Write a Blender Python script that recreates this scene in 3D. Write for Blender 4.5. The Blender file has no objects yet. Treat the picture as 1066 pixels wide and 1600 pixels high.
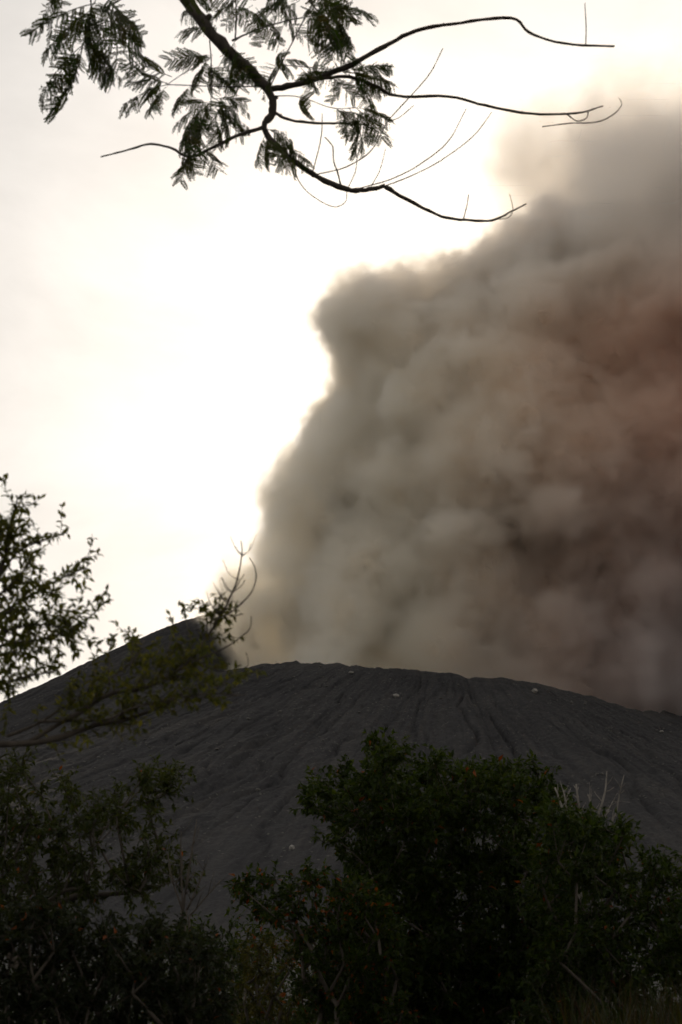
import bpy, math, random
import numpy as np
from mathutils import Vector, Matrix, Quaternion

# ------------------------------------------------------------------ camera, sky, sun, exposure
scene = bpy.context.scene
col = scene.collection
EYE = Vector((0.0, 0.0, 1.65))
FPX, CU, CV = 2198.0, 533.0, 800.0            # focal length and centre in photograph pixels
PITCH = math.atan(680.0 / FPX)                # horizon near row 1480

cam_data = bpy.data.cameras.new('camera')
cam = bpy.data.objects.new('camera', cam_data)
col.objects.link(cam)
cam.location = EYE
cam.rotation_euler = (math.pi / 2 + PITCH, 0, 0)
cam_data.sensor_fit = 'VERTICAL'
cam_data.sensor_height = 36.0
cam_data.sensor_width = 24.0
cam_data.lens = FPX / 1600.0 * 36.0
cam_data.clip_start = 0.1
cam_data.clip_end = 30000.0
cam_data.dof.use_dof = True
cam_data.dof.focus_distance = 650.0
cam_data.dof.aperture_fstop = 4.2
scene.camera = cam


def ray(u, v):
    x, y = (u - CU) / FPX, -(v - CV) / FPX
    c, s = math.cos(PITCH), math.sin(PITCH)
    return Vector((x, c - y * s, s + y * c))


def at(u, v, Y):
    """world point that stands Y metres ahead of the viewer in the direction of a photograph pixel"""
    d = ray(u, v)
    return EYE + d * (Y / d.y)


SUN_DIR = ray(735, 470).normalized()
SUN_EL = math.asin(SUN_DIR.z)
SUN_AZ = math.atan2(SUN_DIR.x, SUN_DIR.y)     # clockwise from +Y

world = bpy.data.worlds.new('World')
scene.world = world
world.use_nodes = True
wn, wl = world.node_tree.nodes, world.node_tree.links
wn.clear()
w_out = wn.new('ShaderNodeOutputWorld')
w_bg = wn.new('ShaderNodeBackground')
w_sky = wn.new('ShaderNodeTexSky')
w_sky.sky_type = 'NISHITA'
w_sky.sun_disc = False
w_sky.sun_elevation = SUN_EL
w_sky.sun_rotation = SUN_AZ
w_sky.air_density = 1.0
w_sky.dust_density = 2.5
w_sky.ozone_density = 1.0
w_bw = wn.new('ShaderNodeRGBToBW')
wl.new(w_sky.outputs[0], w_bw.inputs[0])
w_pow = wn.new('ShaderNodeMath'); w_pow.operation = 'POWER'; w_pow.inputs[1].default_value = 0.2   # cloud spreads the light over the dome
wl.new(w_bw.outputs[0], w_pow.inputs[0])
w_lum = wn.new('ShaderNodeMath'); w_lum.operation = 'MULTIPLY'; w_lum.inputs[1].default_value = 5.0
wl.new(w_pow.outputs[0], w_lum.inputs[0])
w_white = wn.new('ShaderNodeMix'); w_white.data_type = 'RGBA'; w_white.blend_type = 'MULTIPLY'
w_white.inputs[0].default_value = 1.0
wl.new(w_lum.outputs[0], w_white.inputs[6])
w_white.inputs[7].default_value = (1.0, 0.948, 0.872, 1)
w_mix = wn.new('ShaderNodeMix'); w_mix.data_type = 'RGBA'
w_mix.inputs[0].default_value = 0.8          # thin overcast veil: most of the blue is gone
wl.new(w_sky.outputs[0], w_mix.inputs[6])
wl.new(w_white.outputs[2], w_mix.inputs[7])
w_tc = wn.new('ShaderNodeTexCoord')
w_map = wn.new('ShaderNodeMapping'); w_map.inputs['Scale'].default_value = (1, 1, 1.8)
wl.new(w_tc.outputs['Generated'], w_map.inputs[0])
w_noise = wn.new('ShaderNodeTexNoise')
w_noise.inputs['Scale'].default_value = 4.5
w_noise.inputs['Detail'].default_value = 7.0
w_noise.inputs['Roughness'].default_value = 0.55
w_noise.inputs['Distortion'].default_value = 0.3
wl.new(w_map.outputs[0], w_noise.inputs[0])
w_ramp = wn.new('ShaderNodeMapRange')
w_ramp.inputs[1].default_value = 0.35; w_ramp.inputs[2].default_value = 0.68
w_ramp.inputs[3].default_value = 0.87; w_ramp.inputs[4].default_value = 1.10
wl.new(w_noise.outputs[0], w_ramp.inputs[0])
w_cl = wn.new('ShaderNodeMix'); w_cl.data_type = 'RGBA'; w_cl.blend_type = 'MULTIPLY'
w_cl.inputs[0].default_value = 1.0
wl.new(w_mix.outputs[2], w_cl.inputs[6])
wl.new(w_ramp.outputs[0], w_cl.inputs[7])
wl.new(w_cl.outputs[2], w_bg.inputs[0])
w_bg.inputs[1].default_value = 0.10
wl.new(w_bg.outputs[0], w_out.inputs[0])

sun_data = bpy.data.lights.new('sun', 'SUN')
sun_data.energy = 2.5
sun_data.angle = math.radians(2.5)
sun_data.color = (1.0, 0.80, 0.55)
sun = bpy.data.objects.new('sun', sun_data)
sun.rotation_euler = (-SUN_DIR).to_track_quat('-Z', 'Y').to_euler()
sun.location = SUN_DIR * 2000
col.objects.link(sun)

vs = scene.view_settings
vs.view_transform = 'Standard'
vs.look = 'None'
vs.exposure = 0.0
vs.gamma = 1.0
vs.use_curve_mapping = False
cy = scene.cycles
cy.max_bounces = 10
cy.diffuse_bounces = 3
cy.volume_bounces = 8
cy.transparent_max_bounces = 12
cy.volume_step_rate = 4.0
cy.volume_max_steps = 256
cy.use_adaptive_sampling = True
cy.adaptive_threshold = 0.05
cy.adaptive_min_samples = 16
cy.use_denoising = True

# ------------------------------------------------------------------ helpers
RNG = random.Random(11)


def tag(o, label=None, cat=None, group=None, kind=None):
    if label: o['label'] = label
    if cat: o['category'] = cat
    if group: o['group'] = group
    if kind: o['kind'] = kind
    return o


def empty(name, loc):
    o = bpy.data.objects.new(name, None)
    o.location = loc
    o.empty_display_size = 0.3
    col.objects.link(o)
    return o


class MB:
    """collects faces; build() links them as one mesh object"""
    def __init__(self):
        self.v, self.f, self.c = [], [], []

    def tube(self, pts, rad, sides=6, cap=True):
        n = len(pts)
        if n < 2: return
        base = len(self.v)
        t0 = (pts[1] - pts[0]).normalized()
        a = t0.orthogonal().normalized()
        for i in range(n):
            t = (pts[min(i + 1, n - 1)] - pts[max(i - 1, 0)])
            t = t.normalized() if t.length > 1e-9 else t0
            a = (a - t * a.dot(t))
            a = a.normalized() if a.length > 1e-6 else t.orthogonal().normalized()
            b = t.cross(a)
            for k in range(sides):
                w = 2 * math.pi * k / sides
                self.v.append(pts[i] + (a * math.cos(w) + b * math.sin(w)) * rad[i])
        for i in range(n - 1):
            for k in range(sides):
                k2 = (k + 1) % sides
                p, q = base + i * sides, base + (i + 1) * sides
                self.f.append((p + k, p + k2, q + k2, q + k))
        if cap:
            self.f.append(tuple(base + k for k in reversed(range(sides))))
            self.f.append(tuple(base + (n - 1) * sides + k for k in range(sides)))

    def leaf(self, p, d, nrm, length, width, tint, bend=0.25):
        """folded lance-shaped leaf: six points, four faces' worth of triangles"""
        d = d.normalized()
        s = d.cross(nrm)
        if s.length < 1e-5: s = d.orthogonal()
        s.normalize()
        n = s.cross(d)
        b = len(self.v)
        m = p + d * (length * 0.45) - n * (length * bend * 0.25)
        tip = p + d * length - n * (length * bend)
        up = n * (width * 0.25)
        self.v += [p, m + s * (width * 0.5) + up, tip, m - s * (width * 0.5) + up, m]
        self.f += [(b, b + 4, b + 1), (b + 4, b + 2, b + 1), (b, b + 3, b + 4), (b + 4, b + 3, b + 2)]
        self.c += [tint] * 4

    def build(self, name, mat, parent=None, smooth=False, origin=None):
        o_ = origin.copy() if origin is not None else Vector((0, 0, 0))
        q = parent
        while q is not None:
            o_ += q.location; q = q.parent
        me = bpy.data.meshes.new(name)
        me.from_pydata([tuple(p - o_) for p in self.v], [], self.f)
        if self.c:
            ncol = len(me.loops)
            at_ = me.color_attributes.new('tint', 'FLOAT_COLOR', 'CORNER')
            arr = np.ones((ncol, 4), np.float32)
            tot = np.empty(len(me.polygons), np.int32)
            me.polygons.foreach_get('loop_total', tot)
            cols = np.array(self.c, np.float32)
            arr[:, :3] = np.repeat(cols, tot[:len(cols)], axis=0)
            at_.data.foreach_set('color', arr.ravel())
        if smooth:
            me.shade_smooth()
        me.materials.append(mat)
        o = bpy.data.objects.new(name, me)
        col.objects.link(o)
        if parent is not None:
            o.parent = parent
        else:
            o.location = o_
        return o


def smooth_path(pts, rad, sub=4):
    """Catmull-Rom through the given points"""
    P = [pts[0] * 2 - pts[1]] + list(pts) + [pts[-1] * 2 - pts[-2]]
    op, orr = [], []
    for i in range(1, len(P) - 2):
        for k in range(sub):
            t = k / sub
            a, b, c, d = P[i - 1], P[i], P[i + 1], P[i + 2]
            op.append(0.5 * ((2 * b) + (c - a) * t + (2 * a - 5 * b + 4 * c - d) * t * t + (3 * b - a - 3 * c + d) * t ** 3))
            orr.append(rad[i - 1] * (1 - t) + rad[i] * t)
    op.append(pts[-1]); orr.append(rad[-1])
    return op, orr


def rvec(r=RNG):
    while True:
        v = Vector((r.uniform(-1, 1), r.uniform(-1, 1), r.uniform(-1, 1)))
        if 0.05 < v.length < 1: return v.normalized()


# ------------------------------------------------------------------ materials
def new_mat(name):
    m = bpy.data.materials.new(name)
    m.use_nodes = True
    nt = m.node_tree
    return m, nt.nodes, nt.links, nt.nodes['Principled BSDF']


def noise_node(n, l, scale, detail=5, rough=0.55, coord=None, dist=0.0):
    t = n.new('ShaderNodeTexNoise')
    t.inputs['Scale'].default_value = scale
    t.inputs['Detail'].default_value = detail
    t.inputs['Roughness'].default_value = rough
    t.inputs['Distortion'].default_value = dist
    if coord is not None: l.new(coord, t.inputs['Vector'])
    return t


def ramp_node(n, l, fac, stops):
    r = n.new('ShaderNodeValToRGB')
    e = r.color_ramp.elements
    while len(e) < len(stops): e.new(0.5)
    for k, (p, c) in enumerate(stops):
        e[k].position = p
        e[k].color = (*c, 1)
    l.new(fac, r.inputs[0])
    return r


def mat_bark(name, a, b):
    m, n, l, p = new_mat(name)
    tc = n.new('ShaderNodeTexCoord')
    mp = n.new('ShaderNodeMapping'); mp.inputs['Scale'].default_value = (30, 30, 8)
    l.new(tc.outputs['Object'], mp.inputs[0])
    t = noise_node(n, l, 1.0, 6, 0.6, mp.outputs[0], 0.6)
    r = ramp_node(n, l, t.outputs[0], [(0.3, a), (0.7, b)])
    l.new(r.outputs[0], p.inputs['Base Color'])
    bu = n.new('ShaderNodeBump'); bu.inputs['Strength'].default_value = 0.6; bu.inputs['Distance'].default_value = 0.01
    l.new(t.outputs[0], bu.inputs['Height'])
    l.new(bu.outputs[0], p.inputs['Normal'])
    p.inputs['Roughness'].default_value = 0.85
    return m


def mat_leaf(name, trans=0.35, gain_rgb=(2.6, 2.4, 1.2)):
    m, n, l, p = new_mat(name)
    a = n.new('ShaderNodeAttribute'); a.attribute_name = 'tint'
    tc = n.new('ShaderNodeTexCoord')
    t = noise_node(n, l, 6.0, 3, 0.6, tc.outputs['Object'])
    mx = n.new('ShaderNodeMix'); mx.data_type = 'RGBA'; mx.blend_type = 'MULTIPLY'; mx.inputs[0].default_value = 1.0
    mr = n.new('ShaderNodeMapRange'); mr.inputs[3].default_value = 0.7; mr.inputs[4].default_value = 1.3
    l.new(t.outputs[0], mr.inputs[0])
    l.new(a.outputs['Color'], mx.inputs[6]); l.new(mr.outputs[0], mx.inputs[7])
    l.new(mx.outputs[2], p.inputs['Base Color'])
    p.inputs['Roughness'].default_value = 0.5
    p.inputs['Specular IOR Level'].default_value = 0.15
    tr = n.new('ShaderNodeBsdfTranslucent')
    gain = n.new('ShaderNodeMix'); gain.data_type = 'RGBA'; gain.blend_type = 'MULTIPLY'; gain.inputs[0].default_value = 1.0
    gain.inputs[7].default_value = (*gain_rgb, 1)      # light that has passed through a leaf is yellower
    l.new(mx.outputs[2], gain.inputs[6]); l.new(gain.outputs[2], tr.inputs[0])
    ms = n.new('ShaderNodeMixShader'); ms.inputs[0].default_value = trans
    l.new(p.outputs[0], ms.inputs[1]); l.new(tr.outputs[0], ms.inputs[2])
    l.new(ms.outputs[0], n['Material Output'].inputs[0])
    return m


M_BARK = mat_bark('dark_bark', (0.035, 0.026, 0.018), (0.085, 0.066, 0.048))
M_DEAD = mat_bark('pale_dead_wood', (0.15, 0.13, 0.11), (0.27, 0.24, 0.20))
M_LEAF = mat_leaf('leaf_green')
M_FEATHER = mat_leaf('feathery_leaf_green', 0.3, (1.8, 2.2, 1.2))
M_THIN = mat_leaf('thin_leaf_green', 0.45, (3.4, 2.9, 1.3))


def mat_ash():
    m, n, l, p = new_mat('volcanic_ash')
    tc = n.new('ShaderNodeTexCoord')
    co = tc.outputs['Object']
    big = noise_node(n, l, 0.018, 6, 0.6, co, 0.4)
    r1 = ramp_node(n, l, big.outputs[0], [(0.3, (0.031, 0.0305, 0.032)), (0.55, (0.041, 0.040, 0.041)), (0.75, (0.052, 0.049, 0.047))])
    fine = noise_node(n, l, 0.55, 8, 0.7, co)
    r2 = ramp_node(n, l, fine.outputs[0], [(0.3, (0.68, 0.68, 0.69)), (0.5, (1, 1, 1)), (0.72, (1.35, 1.31, 1.25))])
    mx = n.new('ShaderNodeMix'); mx.data_type = 'RGBA'; mx.blend_type = 'MULTIPLY'; mx.inputs[0].default_value = 1.0
    l.new(r1.outputs[0], mx.inputs[6]); l.new(r2.outputs[0], mx.inputs[7])
    # long streaks of slid ash down the flank, with gully shade painted in
    sx = n.new('ShaderNodeSeparateXYZ'); l.new(co, sx.inputs[0])
    an = n.new('ShaderNodeMath'); an.operation = 'ARCTAN2'; l.new(sx.outputs[0], an.inputs[0])
    ng = n.new('ShaderNodeMath'); ng.operation = 'MULTIPLY'; ng.inputs[1].default_value = -1.0
    l.new(sx.outputs[1], ng.inputs[0]); l.new(ng.outputs[0], an.inputs[1])
    cb = n.new('ShaderNodeCombineXYZ')
    am = n.new('ShaderNodeMath'); am.operation = 'MULTIPLY'; am.inputs[1].default_value = 75.0
    l.new(an.outputs[0], am.inputs[0]); l.new(am.outputs[0], cb.inputs[0])
    zm = n.new('ShaderNodeMath'); zm.operation = 'MULTIPLY'; zm.inputs[1].default_value = 0.045
    l.new(sx.outputs[2], zm.inputs[0]); l.new(zm.outputs[0], cb.inputs[1])
    st = noise_node(n, l, 1.0, 6, 0.65, cb.outputs[0], 0.5)
    r3 = ramp_node(n, l, st.outputs[0], [(0.30, (0.52, 0.52, 0.53)), (0.46, (0.95, 0.95, 0.95)), (0.72, (1.25, 1.2, 1.12))])
    mk = n.new('ShaderNodeMix'); mk.data_type = 'RGBA'; mk.blend_type = 'MULTIPLY'; mk.inputs[0].default_value = 1.0
    l.new(mx.outputs[2], mk.inputs[6]); l.new(r3.outputs[0], mk.inputs[7])
    mx = mk
    # scattered pale stones
    vo = n.new('ShaderNodeTexVoronoi'); vo.inputs['Scale'].default_value = 0.33
    l.new(co, vo.inputs['Vector'])
    lt = n.new('ShaderNodeMath'); lt.operation = 'LESS_THAN'; lt.inputs[1].default_value = 0.16
    l.new(vo.outputs['Distance'], lt.inputs[0])
    sp = noise_node(n, l, 0.05, 3, 0.5, co)
    gt = n.new('ShaderNodeMath'); gt.operation = 'GREATER_THAN'; gt.inputs[1].default_value = 0.52
    l.new(sp.outputs[0], gt.inputs[0])
    mu = n.new('ShaderNodeMath'); mu.operation = 'MULTIPLY'
    l.new(lt.outputs[0], mu.inputs[0]); l.new(gt.outputs[0], mu.inputs[1])
    m2 = n.new('ShaderNodeMix'); m2.data_type = 'RGBA'
    l.new(mu.outputs[0], m2.inputs[0]); l.new(mx.outputs[2], m2.inputs[6])
    m2.inputs[7].default_value = (0.09, 0.085, 0.075, 1)
    l.new(m2.outputs[2], p.inputs['Base Color'])
    bu = n.new('ShaderNodeBump'); bu.inputs['Strength'].default_value = 0.8; bu.inputs['Distance'].default_value = 0.8
    l.new(fine.outputs[0], bu.inputs['Height'])
    l.new(bu.outputs[0], p.inputs['Normal'])
    p.inputs['Roughness'].default_value = 0.95
    p.inputs['Specular IOR Level'].default_value = 0.2
    return m


def mat_ground():
    m, n, l, p = new_mat('dark_soil')
    tc = n.new('ShaderNodeTexCoord')
    t = noise_node(n, l, 0.8, 8, 0.65, tc.outputs['Object'])
    r = ramp_node(n, l, t.outputs[0], [(0.3, (0.012, 0.011, 0.009)), (0.6, (0.024, 0.021, 0.016)), (0.8, (0.034, 0.030, 0.020))])
    l.new(r.outputs[0], p.inputs['Base Color'])
    bu = n.new('ShaderNodeBump'); bu.inputs['Strength'].default_value = 0.7; bu.inputs['Distance'].default_value = 0.1
    l.new(t.outputs[0], bu.inputs['Height']); l.new(bu.outputs[0], p.inputs['Normal'])
    p.inputs['Roughness'].default_value = 0.95
    return m


def mat_rock(name, a, b):
    m, n, l, p = new_mat(name)
    tc = n.new('ShaderNodeTexCoord')
    t = noise_node(n, l, 2.0, 7, 0.65, tc.outputs['Object'])
    r = ramp_node(n, l, t.outputs[0], [(0.3, a), (0.7, b)])
    l.new(r.outputs[0], p.inputs['Base Color'])
    bu = n.new('ShaderNodeBump'); bu.inputs['Strength'].default_value = 0.9; bu.inputs['Distance'].default_value = 0.08
    l.new(t.outputs[0], bu.inputs['Height']); l.new(bu.outputs[0], p.inputs['Normal'])
    p.inputs['Roughness'].default_value = 0.9
    return m


M_ASH = mat_ash()
M_SOIL = mat_ground()
M_ROCK = mat_rock('pale_rock', (0.16, 0.15, 0.13), (0.30, 0.28, 0.25))
M_LAVA = mat_rock('black_lava', (0.008, 0.008, 0.008), (0.022, 0.021, 0.020))

# ------------------------------------------------------------------ noise on arrays
NRS = np.random.RandomState(5)
LAT = NRS.rand(64, 64, 64).astype(np.float32) * 2 - 1


def vnoise(x, y, z):
    """value noise, arrays in, -1..1 out"""
    def sp(a):
        i = np.floor(a); f = (a - i); return i.astype(np.int64), (f * f * f * (f * (f * 6 - 15) + 10))
    xi, xf = sp(x); yi, yf = sp(y); zi, zf = sp(z)
    g = lambda a, b, c: LAT[(xi + a) & 63, (yi + b) & 63, (zi + c) & 63]
    l = lambda p, q, t: p + (q - p) * t
    return l(l(l(g(0, 0, 0), g(1, 0, 0), xf), l(g(0, 1, 0), g(1, 1, 0), xf), yf),
             l(l(g(0, 0, 1), g(1, 0, 1), xf), l(g(0, 1, 1), g(1, 1, 1), xf), yf), zf)


def fbm(x, y, z, oct=4, gain=0.5):
    s, a = 0, 1.0
    for k in range(oct):
        s = s + a * vnoise(x * 2 ** k + 7.1 * k, y * 2 ** k + 3.3 * k, z * 2 ** k + 1.7 * k)
        a *= gain
    return s


# ------------------------------------------------------------------ terrain: ground sheet and cinder cone
CX, CY_, R_CR = 62.0, 832.0, 138.0            # crater centre and radius


def ground_h(x, y):
    d = np.sqrt(x * x + y * y)
    far = np.clip((d - 45) / 150, 0, 1)
    return 0.18 * fbm(x * 0.12, y * 0.12, x * 0 + 3.5, 4) * (0.4 + far) + far * 2.5 * fbm(x * 0.012, y * 0.012, x * 0 + 1.5, 3) - 0.1


def make_ground():
    rr = np.concatenate([np.linspace(0.5, 60, 110), np.geomspace(62, 12000, 70)])
    th = np.linspace(0, 2 * np.pi, 181)[:-1]
    R, T = np.meshgrid(rr, th, indexing='ij')
    X, Y = R * np.sin(T), R * np.cos(T)
    Z = ground_h(X, Y)
    nr, nt = R.shape
    V = np.stack([X, Y, Z], -1).reshape(-1, 3)
    V = np.vstack([V, [[0, 0, float(ground_h(np.array([0.0]), np.array([0.0]))[0])]]])
    i, j = np.meshgrid(np.arange(nr - 1), np.arange(nt), indexing='ij')
    a = i * nt + j; b = i * nt + (j + 1) % nt; c = (i + 1) * nt + (j + 1) % nt; d = (i + 1) * nt + j
    F = np.stack([a, b, c, d], -1).reshape(-1, 4).tolist()
    F += [[len(V) - 1, (k + 1) % nt, k] for k in range(nt)]
    me = bpy.data.meshes.new('ground'); me.from_pydata(V.tolist(), [], F); me.shade_smooth()
    me.materials.append(M_SOIL)
    o = bpy.data.objects.new('ground', me); col.objects.link(o)
    tag(o, 'dark volcanic soil under the shrubs and grass', 'ground', kind='structure')


def rim_h(th):
    """rim height by azimuth; th = 0 faces the viewer, growing towards the left (-X)"""
    pts = [(-180, 150), (-130, 132), (-100, 119), (-72, 124), (-59, 124), (-50, 122), (-42, 119.5), (-34, 120), (-28, 123.5), (-20, 126.5), (-10, 129), (0, 131),
           (20, 137.5), (34, 143), (42, 145.5), (60, 148), (72, 150), (80, 157), (86, 182), (91, 194), (96, 199), (101, 196), (107, 182), (118, 162), (135, 152), (160, 150), (180, 150)]
    a = np.radians([p[0] for p in pts]); h = [p[1] for p in pts]
    g = np.radians(np.arange(-220, 220.5, 0.5))
    w = np.interp((g + np.pi) % (2 * np.pi) - np.pi, a, h)
    ker = np.exp(-(np.arange(-16, 17) / 5.0) ** 2); ker /= ker.sum()
    return np.interp(th, g[16:-16], np.convolve(w, ker, 'valid'))


def cone_z(th, r):
    """height of the cone surface"""
    wob = 5.0 * fbm(np.cos(th) * 2.2, np.sin(th) * 2.2, th * 0 + 9.0, 3)
    rc = R_CR + wob
    hr = rim_h(th) + 0.9 * fbm(np.cos(th) * 17, np.sin(th) * 17, th * 0 + 2.0, 5, 0.62)
    t = r - rc
    slope = 0.455 + 0.055 * np.clip((th - 1.0) * 2.5, 0, 1)
    # outer flank, slightly concave, easing out at the foot
    wl = np.clip((th - 1.0) * 2.5, 0, 1)
    tp = np.maximum(t, 0)
    out = hr - slope * (t - wl * 0.75 * 24.0 * (1 - np.exp(-tp / 24.0))) + 0.00016 * t * t
    foot = 8.0
    out = np.where(out > foot, out, foot * np.exp(np.clip((out - foot) / foot, -8, 0)) )
    inn = hr + 1.9 * t + 0.004 * t * t * (t > -150)
    inn = np.maximum(inn, 62.0)
    k = 2.2 + 12.0 * np.clip((th - 1.3) * 3, 0, 1)
    h = np.clip(0.5 + 0.5 * (out - inn) / k, 0, 1)
    z = out * (1 - h) + inn * h - k * h * (1 - h)
    # erosion gullies running straight down the flank
    w = np.clip(t / 18, 0, 1) * np.clip((330 - t) / 120, 0, 1)
    tt = th + 0.034 * fbm(th * 5, r * 0.014, th * 0, 4, 0.55)
    w = w * (0.55 + 0.75 * np.clip(0.5 + fbm(th * 9, r * 0.02, th * 0 + 5.0, 2), 0, 1))
    g1 = np.abs(fbm(tt * 17, r * 0.006, th * 0 + 4.2, 2))
    g2 = np.abs(fbm(tt * 38 + 9, r * 0.008, th * 0 + 8.2, 2))
    g3 = np.abs(fbm(tt * 90 + 3, r * 0.015, th * 0 + 6.2, 2))
    z = z + w * (9.0 * np.minimum(g1, 0.16) + 1.5 * np.minimum(g1, 0.5) + 5.0 * np.minimum(g2, 0.22) + 3.2 * np.minimum(g3, 0.22) - 3.4)
    X = CX - r * np.sin(th); Y = CY_ - r * np.cos(th)
    z = z + np.clip(t / 6, 0.15, 1) * (0.55 * fbm(X * 0.22, Y * 0.22, z * 0.22, 4, 0.6))
    return z


def make_cone():
    th = np.concatenate([np.radians(np.linspace(-110, 115, 1500)), np.radians(np.linspace(115, 250, 120))[1:-1]])
    rr = np.concatenate([np.linspace(4, 112, 30), np.linspace(113, 380, 300), np.linspace(385, 620, 40)])
    T, R = np.meshgrid(th, rr, indexing='ij')
    Tn = np.where(T > np.pi, T - 2 * np.pi, T)
    Z = cone_z(Tn, R)
    X = CX - R * np.sin(T); Y = CY_ - R * np.cos(T)
    edge = np.clip((R - 560) / 60, 0, 1)
    Z = Z * (1 - edge) - 6.0 * edge
    nt, nr = R.shape
    V = np.stack([X - CX, Y - CY_, Z], -1).reshape(-1, 3)
    i, j = np.meshgrid(np.arange(nt), np.arange(nr - 1), indexing='ij')
    i2 = (i + 1) % nt
    F = np.stack([i * nr + j, i2 * nr + j, i2 * nr + j + 1, i * nr + j + 1], -1).reshape(-1, 4)
    me = bpy.data.meshes.new('cinder_cone')
    me.vertices.add(len(V)); me.vertices.foreach_set('co', V.astype(np.float32).ravel())
    me.loops.add(F.size); me.loops.foreach_set('vertex_index', F.ravel().astype(np.int32))
    me.polygons.add(len(F)); me.polygons.foreach_set('loop_start', np.arange(0, F.size, 4, dtype=np.int32))
    me.update(calc_edges=True); me.shade_smooth()
    me.materials.append(M_ASH)
    o = bpy.data.objects.new('volcano_hill', me); col.objects.link(o)
    o.location = (CX, CY_, 0)
    tag(o, 'dark grey ash cone of the erupting volcano with gullied flank', 'volcano', kind='structure')
    return o


make_ground()
make_cone()


def cone_point(u, v):
    """where the sight line through a pixel meets the near flank"""
    d = ray(u, v)
    d = d / d.y
    Y = np.linspace(430, 840, 1600)
    X = EYE.x + d.x * Y; Z = EYE.z + d.z * Y
    dx, dy = CX - X, CY_ - Y
    h = cone_z(np.arctan2(dx, dy), np.hypot(dx, dy))
    k = np.argmax(h > Z)
    return Vector((X[k], Y[k], h[k]))


def rock_mesh(mb, c, r, rnd, sub=1):
    """a faceted lump: jittered icosahedron"""
    t = (1 + 5 ** 0.5) / 2
    base = [(-1, t, 0), (1, t, 0), (-1, -t, 0), (1, -t, 0), (0, -1, t), (0, 1, t), (0, -1, -t), (0, 1, -t), (t, 0, -1), (t, 0, 1), (-t, 0, -1), (-t, 0, 1)]
    fc = [(0, 11, 5), (0, 5, 1), (0, 1, 7), (0, 7, 10), (0, 10, 11), (1, 5, 9), (5, 11, 4), (11, 10, 2), (10, 7, 6), (7, 1, 8), (3, 9, 4), (3, 4, 2), (3, 2, 6), (3, 6, 8), (3, 8, 9), (4, 9, 5), (2, 4, 11), (6, 2, 10), (8, 6, 7), (9, 8, 1)]
    q = Quaternion(rvec(rnd), rnd.uniform(0, 6))
    sc = Vector((rnd.uniform(0.8, 1.3), rnd.uniform(0.8, 1.3), rnd.uniform(0.55, 0.9)))
    b = len(mb.v)
    for p in base:
        w = q @ (Vector(p).normalized() * rnd.uniform(0.75, 1.15) * r)
        mb.v.append(c + Vector((w.x * sc.x, w.y * sc.y, w.z * sc.z)))
    mb.f += [tuple(b + i for i in f) for f in fc]


rk = random.Random(3)
for (u, v, r, lab) in [(549, 1052, 1.3, 'pale boulder just under the middle of the crater rim'),
                       (620, 1089, 1.5, 'pale boulder alone on the upper flank above the bush top'),
                       (836, 1082, 1.6, 'pale boulder below the rim where it dips to the right'),
                       (456, 1327, 1.3, 'pale boulder low on the flank left of the big bush'),
                       (1034, 1145, 1.2, 'pale boulder high on the flank at the right edge')]:
    p = cone_point(u, v)
    mb = MB(); rock_mesh(mb, p + Vector((0, 0, r * 0.3)), r, rk)
    o = mb.build('boulder', M_ROCK, origin=p)
    tag(o, lab, 'boulder', 'pale boulders on the cone')
mb = MB()
for k in range(1500):
    th = math.radians(rk.uniform(-85, 95)); t = rk.uniform(2, 190) ** 1.0
    r = R_CR + t
    z = float(cone_z(np.array([th]), np.array([r]))[0])
    sz = min(1.0, 0.22 + rk.expovariate(5.5))
    rock_mesh(mb, Vector((CX - r * math.sin(th), CY_ - r * math.cos(th), z + sz * 0.25)), sz, rk)
tag(mb.build('loose_stones', mat_rock('grey_stone', (0.05, 0.047, 0.043), (0.13, 0.12, 0.105))), 'loose grey stones strewn over the ash slope', 'stones', kind='stuff')
# ------------------------------------------------------------------ smoke plume
def puff_px(u, v, rpx, Y):
    return at(u, v, Y), rpx * Y / FPX * 1.03


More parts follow.
